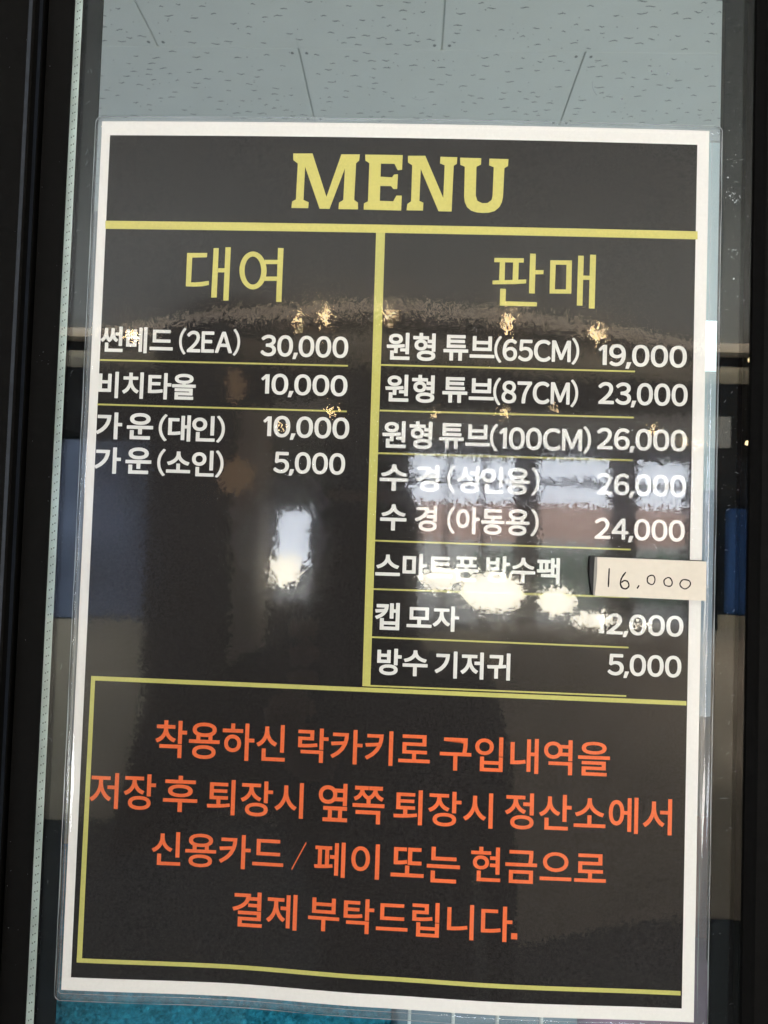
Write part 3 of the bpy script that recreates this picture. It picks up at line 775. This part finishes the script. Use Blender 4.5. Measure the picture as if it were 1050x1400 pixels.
def stroke(name, pts, wd, closed=False):
    n = len(pts); V, F = [], []
    for i, (x, z) in enumerate(pts):
        a = pts[(i - 1) % n] if (closed or i > 0) else pts[i]; b = pts[(i + 1) % n] if (closed or i < n - 1) else pts[i]
        tx, tz = b[0] - a[0], b[1] - a[1]; d = math.hypot(tx, tz) or 1
        k = wd * (.85 + .3 * random.random()) * (1 if closed or 0 < i < n - 1 else .75)
        for sgn in (1, -1):
            u, v = (x - sgn * tz / d * k) / 1e3, (z + sgn * tx / d * k) / 1e3
            V.append((u, slip_y(u, v) - .00058, v))
    for i in range(n if closed else n - 1):
        j = (i + 1) % n; F.append((2 * i, 2 * i + 1, 2 * j + 1, 2 * j))
    return link(name, mesh(name, V, F, M_INK), slip)
def smooth_pts(P, k=4):
    out = []
    for i in range(len(P) - 1):
        p0 = P[max(0, i - 1)]; p1 = P[i]; p2 = P[i + 1]; p3 = P[min(len(P) - 1, i + 2)]
        for j in range(k):
            t = j / k
            out.append(tuple(.5 * ((2 * p1[c]) + (-p0[c] + p2[c]) * t + (2 * p0[c] - 5 * p1[c] + 4 * p2[c] - p3[c]) * t * t + (-p0[c] + 3 * p1[c] - 3 * p2[c] + p3[c]) * t ** 3) for c in (0, 1)))
    out.append(P[-1]); return out
for p in HAND: stroke('handwritten_stroke', smooth_pts(p), .25)
for c, ex, ez in HANDO:
    rx = abs(ex[0] - c[0]); rz = abs(ez[1] - c[1]); ph = random.uniform(0, 6)
    pts = [(c[0] + rx * (1 + .07 * math.sin(2 * a + ph)) * math.cos(a), c[1] + rz * (1 + .08 * math.sin(3 * a + ph)) * math.sin(a)) for a in [2 * math.pi * k / 18 for k in range(18)]]
    stroke('handwritten_stroke', pts, .22, True)

# ================================================================== THINGS BEHIND THE GLASS
def cushion(name, x0, x1, y0, y1, z0, z1, mat, parent=None, r=.01, lump=.0006, n=60, fuzz=0.0):
    """soft rounded block, finely divided and ruffled"""
    bm = bmesh.new()
    bmesh.ops.create_cube(bm, size=2)
    bmesh.ops.subdivide_edges(bm, edges=bm.edges, cuts=n, use_grid_fill=True)
    cx, cy, cz = (x0 + x1) / 2, (y0 + y1) / 2, (z0 + z1) / 2; hx, hy, hz = (x1 - x0) / 2, (y1 - y0) / 2, (z1 - z0) / 2
    rnd = random.Random(hash(name) % 99 if False else 5)
    for v in bm.verts:
        p = Vector((v.co.x * hx, v.co.y * hy, v.co.z * hz))
        q = Vector((max(-hx + r, min(hx - r, p.x)), max(-hy + r, min(hy - r, p.y)), max(-hz + r, min(hz - r, p.z))))
        d = p - q
        if d.length > 1e-9: p = q + d.normalized() * r
        k = lump * (math.sin(p.x * 90) + math.sin(p.z * 130 + p.x * 40)) + fuzz * rnd.uniform(-1, 1)
        v.co = Vector((cx, cy, cz)) + p + (d.normalized() * k if d.length > 1e-9 else Vector((0, 0, 0)))
    me = bpy.data.meshes.new(name); bm.to_mesh(me); bm.free(); me.materials.append(mat)
    me.polygons.foreach_set('use_smooth', [True] * len(me.polygons))
    return link(name, me, parent)
tw = cushion('terry_towel', -.150, .004, .022, .120, -.260, -.150, M_TEAL, n=130, fuzz=.0014)
tag(tw, 'teal blue terry towel folded behind the glass under the lower left corner of the menu', 'towel')
tw2 = cushion('terry_towel', -.152, -.020, .030, .120, -.1495, -.118, M_TEALD, n=70, fuzz=.0004)
tag(tw2, 'deeper teal towel lying on the folded teal towel, showing in the clear left margin', 'towel')
oc = cushion('ochre_cloth', -.150, -.040, .034, .120, -.1175, -.0985, M_OCHRE, n=40, fuzz=.0002)
tag(oc, 'ochre yellow cloth lying on the teal towels beside the left menu edge', 'cloth')
pk = thing('plastic_package', 'pale blue and white ribbed plastic package behind the glass under the menu', 'package', (.040, .07, -.26))
bevel_box('package_body', .006, .075, .030, .110, -.260, -.150, M_PALE, pk, r=.006, seg=3, sm=True)
for k in range(4):
    bevel_box('rib', .012 + k * .016, .0132 + k * .016, .0285, .0315, -.255, -.155, M_WPL, pk, r=.0005)
mv = cushion('mauve_cloth', .078, .150, .030, .110, -.260, -.142, M_PURPLE, n=40, lump=.0012)
tag(mv, 'mauve folded cloth behind the glass at the lower right corner of the menu', 'cloth')
pc = cushion('pink_cloth', .098, .150, .034, .105, -.1415, -.102, M_PINK, n=30, lump=.0010)
tag(pc, 'dusty pink cloth on the mauve cloth beside the lower right menu edge', 'cloth')
sh = bevel_box('shelf_board', -.21, .21, .018, .130, -.275, -.262, M_WPL, r=.001)
tag(sh, 'white shelf board carrying the towels and cloths behind the glass', 'shelf')
wp = thing('light_box', 'tall white light box shining beside the right menu edge behind the glass', 'lamp', (.135, .10, -.10))
bevel_box('housing', .1120, .150, .055, .085, -.1005, .175, M_WPL, wp, r=.003)
bevel_box('upper_diffuser', .1130, .1500, .0535, .0549, .030, .172, M_TUBE, wp)
bevel_box('lower_diffuser', .1130, .1500, .0535, .0549, -.060, .030, M_TUBE2, wp)
bevel_box('lit_window', .1210, .1300, .0530, .0552, .078, .0985, glow('bright white tube', (0.93, 0.98, 1.0), 3.0), wp)
cb = bevel_box('side_panel', -.175, -.118, .080, .090, -.098, .150, M_GREYW, r=.001)
tag(cb, 'grey blue side panel behind the left edge of the glass', 'panel')

# ================================================================== THE HALL IN FRONT (seen mirrored in film and glass)
HY = -4.0
wall = thing('hall_wall', 'dark far wall of the hall with a wide window, mirrored in the laminate', 'wall', (0, HY, -1.5))
WX0, WX1, WZ0, WZ1 = -.14, 1.52, -.41, .50
many_boxes('wall_surface', [(-3.6, -.73, HY - .2, HY, -1.5, CZ), (-.46, WX0, HY - .2, HY, -1.5, CZ), (WX1, 3.6, HY - .2, HY, -1.5, CZ),
    (WX0, WX1, HY - .2, HY, WZ1, CZ), (WX0, WX1, HY - .2, HY, -1.5, WZ0), (-.73, -.46, HY - .2, HY, .62, CZ), (-.73, -.46, HY - .2, HY, -1.5, -.32)], M_DARKW, wall)
for x0, x1 in ((-.14, .0), (.58, .68), (1.07, 1.19)):
    bevel_box('mullion', x0, x1, HY - .1, HY + .02, WZ0, WZ1, M_DARKW, wall)
bevel_box('transom', WX0, WX1, HY - .09, HY - .05, .34, .37, M_DARKW, wall)
for x0, x1 in ((-.0, .2), (.2, .4), (.4, .58)):
    bevel_box('mullion', x1 - .012, x1 + .012, HY - .09, HY - .05, WZ0, WZ1, M_DARKW, wall)
bevel_box('louvre_panel', -.19, 1.66, HY + .02, HY + .06, .56, .72, M_LOUVRE, wall)
bevel_box('sky_dimmer', -.735, -.455, HY - .06, HY - .05, .16, .64, M_DIMMER, wall)  # grey panel added to dim the sky in the narrow window
bevel_box('louvre_panel', -.74, -.42, HY + .02, HY + .06, .56, .74, M_LOUVRE, wall)
bevel_box('cove_strip', -2.0, 2.0, HY + .10, HY + .14, .93, .955, M_COVE, wall)
bevel_box('cove_ledge', -2.0, 2.0, HY + .02, HY + .30, .90, .925, M_BEIGE, wall)
gc = bevel_box('plaster_column', -.87, -.73, HY + .05, HY + .30, -1.5, .66, M_COL); tag(gc, 'beige plaster column mirrored left of the photographer', 'column')
dc = bevel_box('dark_column', -1.22, -.88, HY + .25, HY + .55, -1.5, .95, M_DARKW); tag(dc, 'dark column mirrored between the blue curtain and the beige column', 'column')
cu = bevel_box('blue_curtain', -2.3, -1.25, HY + .05, HY + .12, -.44, .50, M_BLUEG, r=.02); tag(cu, 'blue grey curtain mirrored at the left of the menu', 'curtain')
lo = bevel_box('wood_cladding', -2.6, -1.25, HY + .03, HY + .06, -1.5, -.45, M_BEIGE); tag(lo, 'beige wall cladding below the blue grey curtain', 'wall panel')
lo = bevel_box('wood_cladding', -.12, 1.60, HY + .03, HY + .06, -1.5, -.44, M_BEIGE); tag(lo, 'beige wall cladding below the wide hall window', 'wall panel')
bb = bevel_box('blue_banner', 1.64, 2.4, HY + .05, HY + .10, -.30, .24, M_BLUE, r=.01); tag(bb, 'deep blue banner mirrored in the right edge of the glass', 'banner')
lo = bevel_box('wood_cladding', 1.62, 2.6, HY + .03, HY + .06, -1.5, -.31, M_BEIGE); tag(lo, 'beige wall cladding below the deep blue banner', 'wall panel')
ct = thing('wood_counter', 'ochre brown wooden counter in the hall, mirrored low on the right of the menu', 'counter', (1.7, -3.3, -1.5))
bevel_box('counter_front', .42, 3.0, -3.5, -3.14, -1.5, -.385, M_WOOD, ct, r=.004)
bevel_box('counter_top', .39, 3.02, -3.54, -3.10, -.384, -.35, M_WOOD, ct, r=.006)
# bulbs of the hall, then glowing shapes added for soft glows and sun glare
def ball(name, x, y, z, r, mat, label, cat, group=None, seg=12):
    bm = bmesh.new(); bmesh.ops.create_uvsphere(bm, u_segments=seg, v_segments=seg // 2 + 2, radius=r)
    me = bpy.data.meshes.new(name); bm.to_mesh(me); bm.free(); me.materials.append(mat)
    o = link(name, me, None, (x, y, z)); return tag(o, label, cat, group)
P = lambda px, py, Y=3.8: ((px - 560) * (Y + .272) / 1100 + .007, -Y, (744 - py + (px - 560) * .016) * (Y + .272) / 1100 + .005)
ORD = 'first second third fourth fifth sixth seventh eighth ninth tenth eleventh'.split()
for i, (px, py, r) in enumerate([(160, 466, .016), (395, 470, .014), (432, 468, .02), (520, 470, .018), (690, 470, .02), (812, 472, .022), (1017, 486, .012)]):
    x, y, z = P(px, py, 3.72)
    ball('ceiling_bulb', x, y, z, r * 1.3, M_WARM, ORD[i] + ' small warm bulb from the left in the upper mirrored row', 'lamp', 'upper row of small warm bulbs')
for i, (px, py, r) in enumerate([(228, 556, .014), (300, 606, .016), (378, 588, .012), (447, 566, .016), (590, 566, .012), (683, 560, .013), (752, 556, .010), (888, 584, .012), (928, 596, .010), (948, 602, .010), (1014, 600, .011)]):
    x, y, z = P(px, py, 3.8)
    ball('pendant_bulb', x, y, z, r * 1.15, M_WARM, ORD[i] + ' small warm bulb from the left in the lower mirrored row', 'lamp', 'lower row of small warm bulbs')
for px, py, r, lab in [(303, 532, .075, 'dim amber glowing ball, the upper of two mirrored left of the prices'), (318, 655, .085, 'dim amber glowing ball, the lower of two mirrored left of the prices')]:
    x, y, z = P(px, py, 3.55)
    ball('amber_glow', x, y, z, r, M_AMBER, lab, 'lamp', None, 20)  # plain glowing ball added for each soft amber glow
for px, py, r, sx, lab in [(556, 752, .055, 1.0, 'left small one of the added glare patches mirrored in the menu'), (606, 790, .07, 1.5, 'second of the added glare patches mirrored in the menu'), (675, 808, .125, 1.3, 'largest added glare patch mirrored in the menu'),
                       (762, 818, .085, 1.2, 'added glare patch right of the largest one mirrored in the menu'), (812, 842, .05, 2.2, 'added glare patch mirrored under the paper slip'), (872, 858, .05, 1.9, 'rightmost added glare patch mirrored under the paper slip')]:
    x, y, z = P(px, py, 3.82)
    ball('glare_patch', x, y, z, r, M_BRIGHT, lab, 'lamp', None, 16).scale = (sx, .4, .8)  # flattened glowing balls added for the glare of a sunlit floor
x, y, z = P(392, 788, 3.85)
tag(bevel_box('glare_patch', x - .07, x + .07, y - .04, y + .04, z - .05, z + .09, M_BRIGHT, None, r=.03), 'boxy added glare patch mirrored in the narrow left window', 'lamp')  # glowing box added for the glare at this window's foot
# outdoors beyond the hall window
g = bevel_box('pavement', -6, 8, -14, HY - .2, -.50, -.44, M_PAVE); tag(g, kind='structure')
s = bevel_box('sky', -12, 14, -14.3, -14.2, -4, 9, M_SKY); tag(s, kind='structure')
bk = thing('brown_building', 'long reddish brown building outside the hall window', 'building', (1.5, -7, -.44))
bevel_box('wall', .05, 3.6, -7.6, -7.0, .06, .40, M_BRICK, bk)
bevel_box('base', .05, 3.6, -7.55, -6.95, -.44, .055, M_PAVE, bk)
V, F = [], []
rnd = random.Random(3)
for k in range(2600):
    x, z = rnd.uniform(.5, 3.2), rnd.uniform(-.43, -.03 + .05 * math.sin(k)); y = -6.5 + rnd.uniform(-.15, .15); r = .035
    a = Vector((rnd.uniform(-1, 1), rnd.uniform(-1, 1), rnd.uniform(-1, 1))).normalized(); b = a.orthogonal().normalized(); c = Vector((x, y, z)); n = len(V)
    V += [c + a * r, c + b * r * .5, c - a * r, c - b * r * .5]; F.append((n, n + 1, n + 2, n + 3))
hd = link('hedge', mesh('hedge', V, F, M_HEDGE)); tag(hd, 'low green clipped hedge in front of the reddish brown building', 'hedge')

# ------------------------------------------------------------------ the photographer, seen only as a dark mirrored figure
def skinned(name, J, E, mat, parent, sub=2):
    """J: {key: (co, radius)}, E: edges between keys"""
    keys = list(J); idx = {k: i for i, k in enumerate(keys)}
    me = bpy.data.meshes.new(name); me.from_pydata([J[k][0] for k in keys], [(idx[a], idx[b]) for a, b in E], [])
    o = bpy.data.objects.new(name, me); COL.objects.link(o)
    md = o.modifiers.new('skin', 'SKIN'); md.use_smooth_shade = True
    for k, i in idx.items():
        r = J[k][1]; r = r if isinstance(r, tuple) else (r, r)
        me.skin_vertices[0].data[i].radius = r
    me.skin_vertices[0].data[0].use_root = True
    s_ = o.modifiers.new('sub', 'SUBSURF'); s_.levels = sub; s_.render_levels = sub
    dg = bpy.context.evaluated_depsgraph_get()
    m2 = bpy.data.meshes.new_from_object(o.evaluated_get(dg)); m2.name = name
    bpy.data.objects.remove(o); m2.materials.clear(); m2.materials.append(mat)
    m2.polygons.foreach_set('use_smooth', [True] * len(m2.polygons))
    return link(name, m2, parent)
ps = thing('person', 'photographer in a black coat holding up a phone, mirrored dark in the menu', 'person', (-.06, -.98, -1.5))
bx, by = -.06, -.98
body = skinned('body', {
    'pelvis': ((bx, by, -.66), (.16, .11)), 'waist': ((bx, by, -.52), (.145, .10)), 'chest': ((bx, by + .01, -.32), (.17, .12)), 'neckb': ((bx, by + .01, -.17), (.10, .085)), 'neck': ((bx, by + .03, -.115), .055), 'head': ((bx, by + .05, -.06), .055),
    'shl': ((bx - .17, by + .01, -.22), .062), 'ell': ((bx - .235, by + .26, -.34), .050), 'wrl': ((-.075, -.375, -.175), .030),
    'shr': ((bx + .17, by + .01, -.22), .062), 'elr': ((bx + .225, by - .03, -.50), .047), 'wrr': ((bx + .225, by + .10, -.72), .030),
    'hipl': ((bx - .09, by, -.74), .085), 'knl': ((bx - .10, by + .01, -1.08), .058), 'anl': ((bx - .105, by - .01, -1.42), .040), 'tol': ((bx - .115, by + .15, -1.465), .035),
    'hipr': ((bx + .09, by, -.74), .085), 'knr': ((bx + .10, by + .01, -1.08), .058), 'anr': ((bx + .105, by - .01, -1.42), .040), 'tor': ((bx + .115, by + .15, -1.465), .035)},
    [('pelvis', 'waist'), ('waist', 'chest'), ('chest', 'neckb'), ('neckb', 'neck'), ('neck', 'head'), ('chest', 'shl'), ('shl', 'ell'), ('ell', 'wrl'), ('chest', 'shr'), ('shr', 'elr'), ('elr', 'wrr'),
     ('pelvis', 'hipl'), ('hipl', 'knl'), ('knl', 'anl'), ('anl', 'tol'), ('pelvis', 'hipr'), ('hipr', 'knr'), ('knr', 'anr'), ('anr', 'tor')], M_COAT, ps)
# head with brow, nose, chin and ears from one sculpted ball
bm = bmesh.new(); bmesh.ops.create_uvsphere(bm, u_segments=40, v_segments=28, radius=1)
for v in bm.verts:
    x, y, z = v.co
    v.co = Vector((x * .074 * (1 - .18 * max(0, -z)), y * .092, z * .112))
    if y > 0:
        nose = math.exp(-((x / .14) ** 2 + ((z + .12) / .20) ** 2)); v.co.y += .020 * nose
        for sx in (-.38, .38):
            v.co.y -= .008 * math.exp(-(((x - sx) / .16) ** 2 + ((z - .05) / .12) ** 2))
        v.co.y += .004 * math.exp(-((x / .3) ** 2 + ((z + .45) / .06) ** 2)) - .004 * math.exp(-((x / .3) ** 2 + ((z + .52) / .04) ** 2))
        v.co.y += .007 * math.exp(-((x / .25) ** 2 + ((z + .85) / .2) ** 2))
    ear = math.exp(-(((abs(x) - .99) / .08) ** 2 + ((z) / .22) ** 2 + ((y + .05) / .18) ** 2)); v.co.x += math.copysign(.012, x) * ear
hc = Vector((bx, by + .055, .005))
for v in bm.verts: v.co += hc
me = bpy.data.meshes.new('head'); bm.to_mesh(me); bm.free(); me.materials.append(M_SKIN); me.polygons.foreach_set('use_smooth', [True] * len(me.polygons))
link('head', me, ps)
bm = bmesh.new(); bmesh.ops.create_uvsphere(bm, u_segments=32, v_segments=22, radius=1)
bmesh.ops.delete(bm, geom=[v for v in bm.verts if (v.co.y > .35 and v.co.z < .45) or v.co.z < -.75], context='VERTS')
for v in bm.verts: v.co = Vector((v.co.x * .083, v.co.y * .100 - .006, v.co.z * .118 + .006)) + hc
me = bpy.data.meshes.new('hair'); bm.to_mesh(me); bm.free(); me.materials.append(M_HAIR); me.polygons.foreach_set('use_smooth', [True] * len(me.polygons))
link('hair', me, ps)
# left hand round the phone: palm, four bent fingers of unequal length and a thumb
J = {'w': ((-.075, -.375, -.175), .026), 'p1': ((-.066, -.325, -.135), (.032, .016)), 'p2': ((-.062, -.305, -.100), (.036, .014))}
E = [('w', 'p1'), ('p1', 'p2')]
skinned('palm', J, E, M_SKIN, ps)
for i, (z, L) in enumerate(((-.118, .9), (-.100, 1.0), (-.082, 1.05), (-.064, .95))):
    J = {'a': ((-.055, -.300, z + .004), .0092), 'b': ((-.067, -.288, z + .006), .0088), 'c': ((-.0675, -.2765, z + .009), .0080), 'd': ((-.056 + .004 * L, -.2715, z + .011), .0072)}
    skinned('finger', J, [('a', 'b'), ('b', 'c'), ('c', 'd')], M_SKIN, ps)
skinned('thumb', {'a': ((-.045, -.305, -.125), .012), 'b': ((-.010, -.300, -.100), .0105), 'c': ((.012, -.2905, -.078), .0095), 'd': ((.0145, -.2800, -.062), .0080)}, [('a', 'b'), ('b', 'c'), ('c', 'd')], M_SKIN, ps)
J = {'w': ((bx + .225, by + .10, -.72), .026), 'p': ((bx + .222, by + .115, -.78), (.030, .016))}
skinned('palm', J, [('w', 'p')], M_SKIN, ps)
for i in range(4):
    yy = by + .085 + i * .018; L = (.8, .95, 1, .9)[i]
    skinned('finger', {'a': ((bx + .222, yy, -.79), .009), 'b': ((bx + .218, yy + .002, -.79 - .038 * L), .0085), 'c': ((bx + .206, yy + .003, -.79 - .062 * L), .0075)}, [('a', 'b'), ('b', 'c')], M_SKIN, ps)
skinned('thumb', {'a': ((bx + .215, by + .13, -.755), .012), 'b': ((bx + .200, by + .155, -.785), .0105), 'c': ((bx + .196, by + .163, -.812), .0085)}, [('a', 'b'), ('b', 'c')], M_SKIN, ps)
ph = thing('phone', 'black phone held upright by the photographer, mirrored near the middle of the menu', 'phone', (-.0225, -.28, -.125))
bevel_box('phone_body', -.0590, .0140, -.2832, -.2748, -.125, .032, M_PHONE, ph, r=.003, seg=3)
for dz in (0, -.022, -.044):
    bm = bmesh.new(); bmesh.ops.create_cone(bm, cap_ends=True, segments=20, radius1=.007, radius2=.007, depth=.0012)
    bmesh.ops.rotate(bm, verts=bm.verts, matrix=Matrix.Rotation(math.pi / 2, 3, 'X'))
    me = bpy.data.meshes.new('lens'); bm.to_mesh(me); bm.free(); me.materials.append(M_PHONE); link('lens', me, ph, (.004, -.2745, .0045 + dz))
